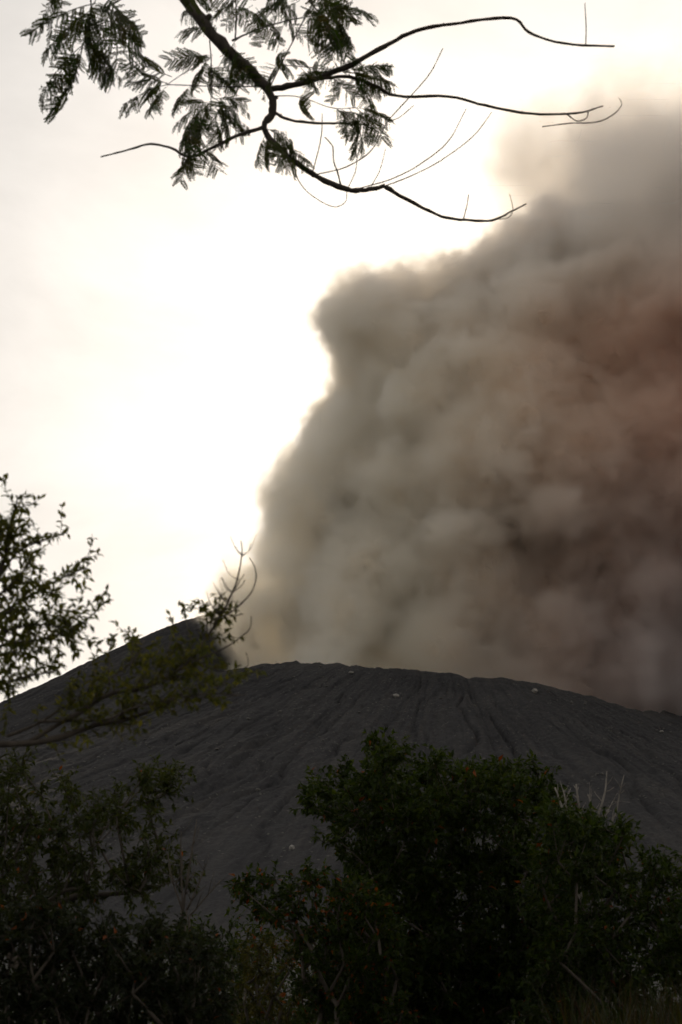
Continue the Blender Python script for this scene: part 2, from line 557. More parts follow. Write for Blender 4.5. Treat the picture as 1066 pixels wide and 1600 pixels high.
def smoke_fields():
    rs = np.random.RandomState(21)
    h = 2.1
    lo = np.array([-112.0, 690.0, 84.0]); n = (272, 139, 262)
    ax = [lo[k] + h * np.arange(n[k], dtype=np.float32) for k in range(3)]
    main = np.full(n, 300.0, np.float32)
    veil = np.full(n, 300.0, np.float32)

    def add(S, c, r, k, mg=45.0):
        sl = []
        for a in range(3):
            i0 = max(0, int((c[a] - r - mg - lo[a]) / h)); i1 = min(n[a], int((c[a] + r + mg - lo[a]) / h) + 2)
            if i1 <= i0: return
            sl.append(slice(i0, i1))
        sl = tuple(sl)
        d = np.sqrt((ax[0][sl[0], None, None] - c[0]) ** 2 + (ax[1][None, sl[1], None] - c[1]) ** 2 + (ax[2][None, None, sl[2]] - c[2]) ** 2) - r
        s = S[sl]
        hh = np.clip(0.5 + 0.5 * (s - d) / k, 0, 1)
        S[sl] = s * (1 - hh) + d * hh - k * hh * (1 - hh)

    prim = [  # photograph pixel, radius in pixels, distance
        (398, 925, 36, 830), (388, 985, 44, 834), (400, 1010, 56, 838), (388, 1030, 44, 842), (408, 965, 46, 838), (470, 960, 78, 835), (455, 885, 60, 825), (432, 1075, 70, 832), (560, 1090, 95, 805), (700, 1095, 95, 795), (850, 1120, 100, 795), (1000, 1150, 100, 800), (1150, 1160, 110, 810), (492, 810, 85, 830), (510, 775, 92, 850), (562, 742, 86, 835), (452, 778, 46, 828),
        (618, 645, 92, 840), (622, 560, 106, 835), (615, 520, 112, 850), (580, 480, 62, 825), (690, 490, 82, 845), (655, 450, 42, 830),
        (770, 460, 88, 850), (730, 430, 40, 835), (830, 410, 82, 840), (790, 385, 42, 835), (880, 370, 70, 850),
        (560, 960, 90, 800), (600, 900, 110, 810), (690, 1010, 100, 790), (740, 920, 135, 800), (860, 1010, 115, 795), (880, 900, 140, 815),
        (1000, 1040, 110, 790), (1020, 930, 140, 800), (640, 780, 120, 820), (760, 760, 150, 800), (690, 650, 120, 815), (820, 640, 140, 800),
        (900, 760, 150, 790), (1020, 720, 160, 800), (740, 540, 105, 825), (870, 520, 125, 810), (980, 560, 140, 800), (960, 440, 115, 830), (1060, 470, 140, 815),
        (1130, 600, 170, 815), (1160, 800, 190, 815), (1150, 980, 150, 810), (1090, 370, 120, 850), (1200, 430, 160, 840), (1290, 700, 190, 830), (1280, 560, 180, 835),
        (620, 700, 150, 880), (800, 600, 170, 890), (1000, 700, 200, 890), (800, 900, 170, 880), (1000, 1000, 150, 870), (620, 900, 120, 870), (1180, 600, 200, 890), (1380, 420, 190, 860), (1420, 650, 200, 850), (1400, 850, 200, 850), (1330, 960, 170, 840), (1330, 300, 150, 870), (960, 830, 110, 782), (1060, 800, 120, 785), (900, 865, 90, 782), (1090, 680, 120, 785)]
    P = [puff_px(*p) for p in prim]
    for c, r in P:
        add(main, c, r, 10.0)
    # the windward side of the column: how far left billows may bulge at each height
    windward = [(u - CU, v) for u, v in ((545, 440), (512, 470), (500, 510), (505, 560), (497, 600), (497, 680), (484, 700), (452, 715), (424, 740), (406, 770), (406, 850), (394, 900), (377, 950), (364, 1000), (356, 1040))]
    wx = np.array([at(u + CU, v, 832.0).x for u, v in windward]); wz = np.array([at(u + CU, v, 832.0).z for u, v in windward])
    # smaller billows budding from the big ones, then finer ones again
    lvl = P
    for (cnt, f0, f1, k, push) in [(9, 0.28, 0.5, 5.0, 0.82), (5, 0.32, 0.55, 2.5, 0.9), (3, 0.35, 0.6, 1.5, 0.92)]:
        nxt = []
        for c, r in lvl:
            for _ in range(cnt):
                d = rs.normal(size=3); d /= np.linalg.norm(d)
                if d[1] > 0.55: continue
                r2 = r * rs.uniform(f0, f1)
                c2 = np.array(c) + d * r * push
                if rs.rand() < 0.12: continue
                lim = np.interp(c2[2], wz[::-1], wx[::-1])
                if c2[0] - r2 < lim: c2[0] = lim + r2
                nxt.append((c2, r2))
        for c, r in nxt:
            add(main, c, r, k, 14.0 if k < 4 else 30.0)
        lvl = nxt
    for p in [(850, 250, 78, 870), (800, 260, 42, 860), (835, 210, 48, 880), (930, 230, 95, 880), (900, 310, 100, 880), (1020, 250, 115, 880), (1010, 350, 120, 870), (1130, 240, 140, 880),
              (1250, 260, 170, 880), (1250, 130, 150, 890), (1120, 160, 70, 900), (1350, 200, 190, 890), (1480, 250, 200, 880),
              (985, 330, 90, 770), (1060, 420, 100, 765), (1080, 280, 130, 785), (1180, 380, 150, 780), (1290, 300, 160, 800), (960, 240, 80, 800)]:
        add(veil, *puff_px(*p), 22.0)
    # fractal break-up
    def gnoise(beta, l0, l1, seed):
        r = np.random.RandomState(seed)
        w = np.fft.rfftn(r.standard_normal(n).astype(np.float32))
        kx = np.fft.fftfreq(n[0], h)[:, None, None]; ky = np.fft.fftfreq(n[1], h)[None, :, None]; kz = np.fft.rfftfreq(n[2], h)[None, None, :]
        kk = np.sqrt(kx * kx + ky * ky + kz * kz) + 1e-9
        w *= kk ** (-beta) * np.exp(-(1 / (kk * l0)) ** 2 * 0.2) * np.exp(-(kk * l1) ** 2)
        g = np.fft.irfftn(w, n, axes=(0, 1, 2))
        return (g / g.std()).astype(np.float32)
    g1 = gnoise(2.3, 90.0, 2.5, 1)
    g2 = gnoise(1.6, 20.0, 1.5, 2)
    Zw = ax[2][None, None, :]; Xw = ax[0][:, None, None]
    s = main + 3.4 * g1 + 2.8 * g2
    sv = veil + 9.0 * g1 + 3.0 * g2
    under = 92.0 + np.maximum(0, Xw - 196.0) * 0.75 - Zw + 9.0 * g1        # the drifting cloud lifts off the flank downwind
    s = np.where(Xw > 196.0, np.maximum(s, under), s)
    dm = np.clip((3.5 - s) / 11.0, 0, 1)
    dm = dm * dm * (3 - 2 * dm)
    dm *= np.clip(1.0 + 0.22 * g2 * (dm < 0.97), 0.2, 2)
    dm += 0.025 * np.clip((16.0 - s) / 16.0, 0, 1) ** 1.5        # thin drifting fringe
    dv = np.clip((14.0 - sv) / 60.0, 0, 1) ** 1.2 * 0.5
    dens = dm + dv
    # thin out towards the sides of the domain
    ed = np.ones(n, np.float32)
    for a in range(3):
        sh = [1, 1, 1]; sh[a] = n[a]
        q = np.arange(n[a], dtype=np.float32)
        e = np.clip(np.minimum(q, n[a] - 1 - q) / 9.0, 0, 1) if a != 2 else np.clip((n[a] - 1 - q) / 9.0, 0, 1)
        ed = ed * e.reshape(sh)
    dens = (dens * ed).astype(np.float32)
    dens[dens < 0.004] = 0
    core = np.where(ed > 0.98, -s, -60).astype(np.float32)
    return lo, h, n, dens, core


def smoke_material():
    m = bpy.data.materials.new('ash_smoke'); m.use_nodes = True
    n, l = m.node_tree.nodes, m.node_tree.links
    n.clear()
    out = n.new('ShaderNodeOutputMaterial')
    pv = n.new('ShaderNodeVolumePrincipled')
    pv.inputs['Anisotropy'].default_value = 0.4
    at_ = n.new('ShaderNodeAttribute'); at_.attribute_name = 'density'
    mu = n.new('ShaderNodeMath'); mu.operation = 'MULTIPLY'; mu.inputs[1].default_value = SMOKE_DENSITY
    l.new(at_.outputs['Fac'], mu.inputs[0]); l.new(mu.outputs[0], pv.inputs['Density'])
    pv.inputs['Density Attribute'].default_value = ''
    tc = n.new('ShaderNodeTexCoord')
    # shade and reddish glow painted into the ash colour, stronger downwind
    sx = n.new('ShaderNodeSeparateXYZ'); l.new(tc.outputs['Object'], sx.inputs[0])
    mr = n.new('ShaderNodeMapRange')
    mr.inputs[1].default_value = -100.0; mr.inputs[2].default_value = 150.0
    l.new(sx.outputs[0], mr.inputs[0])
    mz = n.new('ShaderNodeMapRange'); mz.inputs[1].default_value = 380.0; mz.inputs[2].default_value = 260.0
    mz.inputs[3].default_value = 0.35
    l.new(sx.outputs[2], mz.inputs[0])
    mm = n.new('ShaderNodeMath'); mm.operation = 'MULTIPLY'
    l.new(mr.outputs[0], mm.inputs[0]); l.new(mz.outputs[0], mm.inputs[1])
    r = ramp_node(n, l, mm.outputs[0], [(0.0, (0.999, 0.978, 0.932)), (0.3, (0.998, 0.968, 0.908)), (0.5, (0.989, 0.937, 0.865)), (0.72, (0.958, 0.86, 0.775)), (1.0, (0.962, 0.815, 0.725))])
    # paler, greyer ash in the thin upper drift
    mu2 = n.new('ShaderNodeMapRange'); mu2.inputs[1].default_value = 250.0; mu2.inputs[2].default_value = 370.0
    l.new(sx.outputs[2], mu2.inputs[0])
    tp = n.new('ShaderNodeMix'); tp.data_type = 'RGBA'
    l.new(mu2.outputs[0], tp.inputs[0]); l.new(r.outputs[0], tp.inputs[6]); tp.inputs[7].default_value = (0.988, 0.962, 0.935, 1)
    # shade painted as a darker colour low on the downwind side
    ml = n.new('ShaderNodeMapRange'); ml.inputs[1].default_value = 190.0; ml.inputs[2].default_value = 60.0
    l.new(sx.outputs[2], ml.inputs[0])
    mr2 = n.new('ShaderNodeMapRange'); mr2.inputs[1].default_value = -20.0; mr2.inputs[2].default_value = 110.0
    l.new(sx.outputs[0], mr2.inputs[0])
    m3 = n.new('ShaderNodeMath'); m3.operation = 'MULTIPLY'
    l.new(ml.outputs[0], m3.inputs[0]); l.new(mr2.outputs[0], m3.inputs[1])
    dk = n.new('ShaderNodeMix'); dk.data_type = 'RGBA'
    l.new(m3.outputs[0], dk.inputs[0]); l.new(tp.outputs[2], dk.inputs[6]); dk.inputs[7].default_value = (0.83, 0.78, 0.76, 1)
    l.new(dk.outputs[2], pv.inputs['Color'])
    l.new(pv.outputs[0], out.inputs['Volume'])
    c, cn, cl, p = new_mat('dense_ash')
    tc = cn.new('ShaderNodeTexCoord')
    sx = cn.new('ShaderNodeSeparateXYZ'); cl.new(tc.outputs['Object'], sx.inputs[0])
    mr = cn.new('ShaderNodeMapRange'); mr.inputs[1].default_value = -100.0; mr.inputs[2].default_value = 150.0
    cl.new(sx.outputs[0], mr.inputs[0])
    r = ramp_node(cn, cl, mr.outputs[0], [(0.0, (0.96, 0.87, 0.73)), (0.5, (0.80, 0.66, 0.52)), (1.0, (0.46, 0.28, 0.20))])  # core colour carries the same painted shading, bright windward to dark downwind
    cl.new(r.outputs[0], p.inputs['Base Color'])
    p.inputs['Roughness'].default_value = 1.0
    p.inputs['Specular IOR Level'].default_value = 0.0
    return m, c


SMOKE_DENSITY = 0.13
CORE_DEPTH = 20.0


def make_smoke():
    lo, h, n, dens, core = smoke_fields()
    cnt = n[0] * n[1] * n[2]
    me = bpy.data.meshes.new('smoke_plume')
    me.vertices.add(cnt)
    org = Vector((CX, CY_, 100.0))
    ii = np.indices(n, dtype=np.float32)
    co = np.stack([ii[k].ravel() * h + lo[k] - org[k] for k in range(3)], -1).astype(np.float32)
    me.vertices.foreach_set('co', co.ravel())
    for nm, arr in (('soot', dens), ('core', core)):
        a = me.attributes.new(nm, 'FLOAT', 'POINT'); a.data.foreach_set('value', arr.ravel())
    o = bpy.data.objects.new('smoke_plume', me); col.objects.link(o)
    o.location = org
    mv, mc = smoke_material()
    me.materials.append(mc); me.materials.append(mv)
    g = bpy.data.node_groups.new('smoke_grid', 'GeometryNodeTree')
    g.interface.new_socket('Geometry', in_out='INPUT', socket_type='NodeSocketGeometry')
    g.interface.new_socket('Geometry', in_out='OUTPUT', socket_type='NodeSocketGeometry')
    N, L = g.nodes, g.links
    gi, go = N.new('NodeGroupInput'), N.new('NodeGroupOutput')
    pos = N.new('GeometryNodeInputPosition')
    sub = N.new('ShaderNodeVectorMath'); sub.operation = 'SUBTRACT'; sub.inputs[1].default_value = tuple(lo[k] - org[k] for k in range(3))
    L.new(pos.outputs[0], sub.inputs[0])
    sc = N.new('ShaderNodeVectorMath'); sc.operation = 'SCALE'; sc.inputs['Scale'].default_value = 1.0 / h
    L.new(sub.outputs[0], sc.inputs[0])
    ad = N.new('ShaderNodeVectorMath'); ad.operation = 'ADD'; ad.inputs[1].default_value = (0.5, 0.5, 0.5)
    L.new(sc.outputs[0], ad.inputs[0])
    fl = N.new('ShaderNodeVectorMath'); fl.operation = 'FLOOR'
    L.new(ad.outputs[0], fl.inputs[0])
    dt = N.new('ShaderNodeVectorMath'); dt.operation = 'DOT_PRODUCT'; dt.inputs[1].default_value = (n[1] * n[2], n[2], 1)
    L.new(fl.outputs[0], dt.inputs[0])
    f2i = N.new('FunctionNodeFloatToInt'); L.new(dt.outputs['Value'], f2i.inputs[0])

    def cube(attr):
        na = N.new('GeometryNodeInputNamedAttribute'); na.data_type = 'FLOAT'; na.inputs[0].default_value = attr
        si = N.new('GeometryNodeSampleIndex'); si.data_type = 'FLOAT'; si.domain = 'POINT'; si.clamp = True
        L.new(gi.outputs[0], si.inputs['Geometry']); L.new(na.outputs[0], si.inputs['Value']); L.new(f2i.outputs[0], si.inputs['Index'])
        vc = N.new('GeometryNodeVolumeCube')
        L.new(si.outputs[0], vc.inputs['Density'])
        vc.inputs['Min'].default_value = tuple(lo[k] - org[k] for k in range(3))
        vc.inputs['Max'].default_value = tuple(lo[k] - org[k] + h * (n[k] - 1) for k in range(3))
        for k, a in enumerate('XYZ'): vc.inputs['Resolution ' + a].default_value = n[k]
        return vc
    v1, v2 = cube('soot'), cube('core')
    v2.inputs['Background'].default_value = -60
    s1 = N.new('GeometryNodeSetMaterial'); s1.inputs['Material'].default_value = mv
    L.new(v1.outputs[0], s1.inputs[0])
    vm = N.new('GeometryNodeVolumeToMesh'); vm.inputs['Threshold'].default_value = CORE_DEPTH
    vm.inputs['Adaptivity'].default_value = 0.1
    L.new(v2.outputs[0], vm.inputs[0])
    sm = N.new('GeometryNodeSetShadeSmooth'); L.new(vm.outputs[0], sm.inputs[0])
    s2 = N.new('GeometryNodeSetMaterial'); s2.inputs['Material'].default_value = mc
    L.new(sm.outputs[0], s2.inputs[0])
    jn = N.new('GeometryNodeJoinGeometry')
    L.new(s1.outputs[0], jn.inputs[0]); L.new(s2.outputs[0], jn.inputs[0])
    L.new(jn.outputs[0], go.inputs[0])
    md = o.modifiers.new('smoke_grid', 'NODES'); md.node_group = g
    tag(o, 'huge billowing grey brown ash cloud rising from the crater', 'smoke', kind='stuff')
    return o


make_smoke()
# ------------------------------------------------------------------ overhanging tree with feathery leaves
GREENS = [(0.042, 0.050, 0.010), (0.052, 0.060, 0.012), (0.034, 0.042, 0.009), (0.066, 0.068, 0.014)]
ORANGE = [(0.16, 0.042, 0.008), (0.12, 0.028, 0.006)]


def pr(w, Y):
    return w * 0.5 * Y / FPX / 0.93


def traced(mb, path, Y, dY=0.0, sides=6, sub=4, wob=0.0, rnd=RNG):
    """tube along pixels (u, v, width) at distance Y drifting by dY"""
    k = len(path)
    pts = []
    for i, p in enumerate(path):
        y = Y + dY * i / max(1, k - 1)
        q = at(p[0], p[1], y)
        if wob: q += rvec(rnd) * wob
        pts.append(q)
    rad = [pr(p[2], Y) for p in path]
    P, R = smooth_path(pts, rad, sub)
    R = [r * rnd.uniform(0.86, 1.16) for r in R]
    P = [P[0]] + [p + rvec(rnd) * (r * 0.22) for p, r in zip(P[1:-1], R[1:-1])] + [P[-1]]
    mb.tube(P, R, sides)
    # little nodes where side shoots have dropped off
    return P, R


def feather_leaf(seed):
    """one twice-divided leaf, a unit long: midrib, paired side ribs, rows of tiny leaflets"""
    r = random.Random(seed)
    mb = MB()
    nb = r.randint(7, 9)
    droop = r.uniform(0.12, 0.35)
    spine = lambda t: Vector((t, 0, -droop * t * t))
    tint = lambda: tuple(c * r.uniform(0.75, 1.25) for c in r.choice(GREENS))
    P = [spine(i / 8) for i in range(9)]
    mb.tube(P, [0.008 - 0.005 * i / 8 for i in range(9)], 4)
    mb.c += [(0.05, 0.05, 0.02)] * len(mb.f)
    for i in range(nb):
        t = 0.16 + 0.84 * (i + 0.5) / nb
        for s in (-1, 1):
            if r.random() < 0.04: continue
            p0 = spine(t + 0.02 * s)
            L = (0.29 * math.sin(math.pi * (0.25 + 0.6 * t)) + 0.06) * r.uniform(0.8, 1.1)
            d = Vector((r.uniform(0.35, 0.6), s * r.uniform(0.5, 0.8), -r.uniform(0.25, 0.7))).normalized()
            side = d.cross(Vector((0, 0, 1)) + rvec(r) * 1.1).normalized()
            up = side.cross(d)
            nl = 15
            tn = tint()
            rib = []
            for k in range(nl):
                q = k / (nl - 1)
                c = p0 + d * (L * q) + Vector((0, 0, -0.22 * L * q * q))
                rib.append(c)
                ll = 0.054 * (0.75 + 0.5 * math.sin(math.pi * min(1, q + 0.15))) * r.uniform(0.85, 1.1)
                fold = r.uniform(-0.35, 0.25)
                for s2 in (-1, 1):
                    dl = (side * s2 + d * 0.55 + up * fold).normalized()
                    w = d * (L / nl * 0.85)
                    b = len(mb.v)
                    mb.v += [c, c + dl * ll * 0.55 + w, c + dl * ll, c + dl * ll * 0.5 - w]
                    mb.f.append((b, b + 1, b + 2, b + 3)); mb.c.append(tn)
            n0 = len(mb.f)
            mb.tube([rib[0], rib[4], rib[8], rib[-1]], [0.004, 0.0035, 0.003, 0.002], 3, cap=False)
            mb.c += [(0.05, 0.05, 0.02)] * (len(mb.f) - n0)
    o = mb.build('leaf', M_FEATHER)
    me = o.data
    bpy.data.objects.remove(o)
    return me


def overhanging_tree():
    rnd = random.Random(8)
    Y = 9.0
    root = empty('feathery_tree', (-4.2, 6.2, 0.0))
    tag(root, 'feathery leaved tree whose bare tipped boughs hang across the top of the sky', 'tree')
    limb = [(300, 12, 21), (345, 66, 21), (395, 113, 19), (420, 145, 15), (427, 172, 13), (413, 198, 11), (436, 232, 10), (486, 270, 9), (540, 295, 9), (578, 296, 8), (602, 291, 8)]
    tr = MB()
    T = [Vector((-4.2, 6.2, -0.1)), Vector((-4.15, 6.3, 1.5)), Vector((-4.0, 6.6, 3.6)), Vector((-3.6, 7.2, 6.0)), Vector((-3.0, 8.0, 8.0)), at(180, -150, 8.9), at(255, -50, 9.0), at(300, 12, 9.0)]
    P, R = smooth_path(T, [0.24, 0.19, 0.165, 0.14, 0.10, 0.065, 0.052, pr(21, 9)], 6)
    tr.tube(P, R, 10)
    for a, b in ((Vector((-3.6, 7.2, 6.0)), Vector((-4.6, 9.6, 9.6))), (Vector((-4.0, 6.6, 3.6)), Vector((-5.6, 4.4, 7.4)))):
        P, R = smooth_path([a, a.lerp(b, 0.5) + Vector((0.1, -0.2, 0.4)), b], [0.10, 0.07, 0.03], 5)
        tr.tube(P, R, 8)
    tr.build('trunk', M_BARK, root, True)

    def bough(path, y=Y, dY=0.0, sides=7, name='branch', parent=root, nodes=True):
        mb = MB()
        P, R = traced(mb, path, y, dY, sides, 5, 0.004, rnd)
        if nodes:
            for i in range(2, len(P) - 1, 3):
                if rnd.random() < 0.5:
                    d = rvec(rnd)
                    mb.tube([P[i], P[i] + d * R[i] * 1.6], [R[i] * 0.8, R[i] * 0.35], 5)
        return mb.build(name, M_BARK, parent, True)
    main = bough(limb)
    bough([(602, 291, 8), (640, 314, 6), (690, 338, 5), (726, 343, 4.5), (770, 344, 4), (800, 329, 3), (822, 318, 2.4)], Y, 0.25)
    up = bough([(424, 139, 11), (470, 131, 10), (540, 106, 9), (600, 73, 8), (650, 48, 6.5), (720, 36, 5.5), (800, 28, 5), (826, 50, 4.5), (880, 68, 4), (960, 72, 3)], Y, -0.5)
    mid = bough([(500, 124, 6), (545, 119, 6), (582, 133, 6), (620, 149, 5.5), (700, 151, 5), (760, 165, 4.6), (830, 177, 4.4), (900, 176, 3.6), (942, 165, 2.4)], Y - 0.1, 0.4)
    bough([(427, 176, 6), (455, 187, 5), (500, 193, 4.2), (535, 193, 3.6), (575, 196, 2.8)], Y, 0.3)
    low = bough([(412, 199, 7), (370, 212, 6), (330, 232, 5), (297, 245, 5), (270, 232, 4), (235, 225, 3.6), (200, 235, 3), (157, 245, 2.4)], Y, -0.4)
    tw = lambda path, par, y=Y, dY=0.1: bough(path, y, dY, 5, 'twig', par, False)
    for par, path in [
        (up, [(915, 70, 2.2), (916, 40, 2), (914, 6, 1.6)]),
        (mid, [(885, 178, 2.5), (902, 190, 2.2), (916, 184, 2), (920, 172, 1.8)]),
        (mid, [(848, 198, 2), (890, 192, 2.2), (935, 191, 2.2), (960, 178, 2), (972, 163, 1.6), (967, 153, 1.2)]),
        (main, [(490, 273, 2.2), (540, 262, 2.2), (580, 236, 2), (606, 190, 2), (640, 152, 2), (672, 115, 2), (692, 75, 1.6)]),
        (main, [(606, 190, 1.6), (626, 182, 1.6), (646, 164, 1.4)]),
        (main, [(487, 272, 2.4), (497, 235, 2), (503, 205, 1.8), (504, 178, 1.4)]),
        (main, [(508, 214, 2), (520, 228, 2.4), (522, 250, 2.4), (528, 270, 3), (533, 290, 3)]),
        (main, [(458, 258, 1.6), (468, 285, 1.6), (488, 306, 1.6), (520, 322, 1.6), (540, 316, 1.6), (542, 298, 1.6)]),
        (main, [(600, 292, 2.2), (640, 276, 2.2), (690, 250, 2), (740, 213, 1.8), (768, 175, 1.3)]),
        (main, [(560, 294, 2.2), (610, 280, 2.2), (655, 258, 2), (700, 222, 1.8), (728, 170, 1.3)]),
        (main, [(545, 293, 1.6), (556, 265, 1.6), (557, 240, 1.3), (552, 222, 1)]),
        (main, [(580, 290, 1.6), (594, 265, 1.6), (602, 232, 1.2)]),
        (low, [(297, 245, 2), (318, 232, 1.8), (340, 205, 1.6), (352, 170, 1.4), (330, 150, 1.2)]),
        (main, [(724, 342, 2.6), (729, 322, 2.2), (732, 304, 1.8)]),
        (main, [(772, 344, 1.5), (794, 340, 1.5), (802, 326, 1.4), (796, 303, 1)]),
        (main, [(328, 55, 2.2), (330, 110, 2), (329, 172, 1.6)]),
        (main, [(418, 134, 2.2), (350, 136, 2), (300, 134, 1.8), (262, 132, 1.6)]),
        (main, [(362, 64, 4), (400, 48, 3), (445, 34, 2.4), (500, 22, 2)]),
        (main, [(368, 62, 3), (370, 30, 2.6), (369, -15, 2.2)]),
        (main, [(420, 140, 2.6), (445, 90, 2.4), (470, 40, 2.2), (500, -15, 2.2)]),
        (main, [(262, 132, 1.4), (285, 115, 1.4), (330, 90, 1.4)]),
        (main, [(428, 150, 2), (470, 152, 1.8), (520, 168, 1.6), (560, 168, 1.4)]),
        (main, [(430, 100, 1.6), (480, 105, 1.6), (540, 112, 1.4)]),
        (root, [(160, -120, 5), (140, -40, 4), (142, 20, 3), (128, 78, 2.4)]),
        (root, [(470, -60, 5), (480, -10, 4), (500, 20, 3), (530, 40, 2)]),
        (root, [(330, -50, 4), (250, -20, 3), (190, 0, 2.4), (160, 20, 2)]),
    ]:
        tw(path, par)
    variants = [feather_leaf(k) for k in range(5)]

    def leaf(u0, v0, u1, v1, dy=None):
        y0 = Y + (rnd.uniform(-0.35, 0.35) if dy is None else dy)
        a = at(u0, v0, y0)
        b = at(u1, v1, y0 + rnd.uniform(-0.25, 0.25))
        d = (b - a)
        L = d.length * 1.02
        x = d.normalized()
        z = (Vector((0, 0, 1)) + rvec(rnd) * 0.75)
        z = (z - x * z.dot(x))
        if z.length < 0.15: z = x.orthogonal()
        z.normalize()
        yv = z.cross(x)
        M = Matrix((x, yv, z)).transposed().to_4x4()
        o = bpy.data.objects.new('leaf', rnd.choice(variants))
        col.objects.link(o)
        o.parent = root
        fat = rnd.uniform(0.85, 1.15)
        o.matrix_basis = Matrix.Translation(a - root.location) @ M @ Matrix.Diagonal((L, L * fat, L * fat, 1))
    for q in [(150, 5, 48, 25), (150, 12, 60, 60), (150, 15, 95, 70), (148, 20, 226, 62), (150, 8, 222, 25), (146, 30, 190, 112), (142, 35, 228, 88), (130, 70, 46, 136), (128, 74, 86, 128), (128, 78, 116, 172),
              (130, 74, 180, 118), (132, 66, 200, 100), (150, 0, 110, 60), (160, -10, 215, 45), (100, -20, 60, 22), (150, 20, 140, 80),
              (262, 132, 190, 148), (262, 130, 208, 118), (268, 120, 222, 98), (262, 134, 226, 165), (300, 134, 262, 158),
              (330, 90, 272, 88), (328, 92, 292, 122), (330, 95, 324, 140), (332, 90, 296, 78), (330, 100, 352, 132),
              (318, 165, 264, 184), (318, 170, 270, 205), (320, 172, 283, 230), (322, 172, 300, 222), (330, 165, 388, 190), (332, 160, 382, 165), (336, 180, 345, 222), (340, 178, 372, 205), (325, 160, 300, 158), (350, 160, 330, 200), (352, 150, 392, 172),
              (300, 242, 282, 262), (318, 232, 336, 250),
              (350, 72, 372, 120), (358, 78, 392, 118), (370, 88, 352, 128), (340, 60, 318, 34), (312, 25, 275, 20), (330, 45, 282, 32), (380, 95, 398, 140), (372, 60, 340, 92),
              (440, 95, 476, 84), (438, 96, 464, 112), (436, 98, 424, 128), (445, 90, 420, 84), (425, 118, 405, 150),
              (416, 208, 392, 254), (420, 212, 408, 246), (430, 216, 482, 246), (428, 220, 452, 256), (424, 205, 468, 226),
              (400, 0, 330, -6), (395, 8, 352, 34), (400, 12, 440, 62), (412, 40, 402, 80), (445, 34, 430, 70), (450, 30, 486, 72), (470, 10, 556, 42), (480, 0, 560, 22), (490, 15, 546, 66), (500, 10, 575, -4), (470, 0, 420, 25), (460, -10, 396, 10),
              (505, 22, 530, 72), (480, 20, 505, 60), (520, 25, 556, 55), (440, 10, 470, 45), (500, 0, 540, 10), (430, -8, 470, 18), (370, 0, 330, 18), (370, 20, 400, 52), (370, 10, 420, 20),
              (540, 112, 602, 90), (540, 112, 612, 118), (545, 116, 596, 150), (530, 112, 490, 96), (520, 110, 560, 88), (500, 108, 476, 122), (540, 120, 520, 158), (550, 110, 606, 104), (560, 118, 600, 138), (510, 115, 545, 140), (470, 106, 498, 130),
              (560, 168, 606, 178), (556, 168, 598, 200), (545, 168, 585, 222), (535, 170, 550, 210), (560, 170, 572, 216), (520, 168, 560, 182), (470, 152, 462, 176)]:
        leaf(*q)
        if rnd.random() < 0.3:
            j = lambda: rnd.uniform(-16, 16)
            leaf(q[0] + j() * 0.4, q[1] + j() * 0.4, q[2] + j(), q[3] + j())
    # the rest of the crown, above the picture
    for k in range(70):
        u, v = rnd.uniform(-700, 620), rnd.uniform(-620, -60)
        a = rnd.uniform(0, 6.28); L = rnd.uniform(70, 120)
        leaf(u, v, u + L * math.cos(a), v + L * abs(math.sin(a)) + 15, rnd.uniform(-1.2, 1.2))


overhanging_tree()


# ------------------------------------------------------------------ broadleaf plants
def tint_of(rnd, orange=0.02, base=GREENS):
    if rnd.random() < orange:
        c = rnd.choice(ORANGE)
    else:
        c = rnd.choice(base)
    k = rnd.uniform(0.7, 1.35)
    return tuple(x * k for x in c)


def leafy_twig(wood, fol, P, rnd, ll, lw, every, orange=0.02, start=0.15, droop=0.35, base=GREENS):
    """leaves set alternately along a twig, a small bunch at the tip"""
    tot = sum((P[i + 1] - P[i]).length for i in range(len(P) - 1))
    n = max(2, int(tot / every))
    for k in range(n + 3):
        q = start + (1 - start) * min(1.0, k / n)
        x = q * (len(P) - 1); i = min(int(x), len(P) - 2)
        p = P[i].lerp(P[i + 1], x - i)
        t = (P[i + 1] - P[i]).normalized()
        d = (t * rnd.uniform(0.3, 1.0) + rvec(rnd) * 0.9 + Vector((0, 0, -droop * rnd.random()))).normalized()
        nrm = (Vector((0, 0, 1)) + rvec(rnd) * 0.8).normalized()
        s = rnd.uniform(0.65, 1.2)
        fol.leaf(p, d, nrm, ll * s, lw * s, tint_of(rnd, orange, base), rnd.uniform(0.0, 0.4))


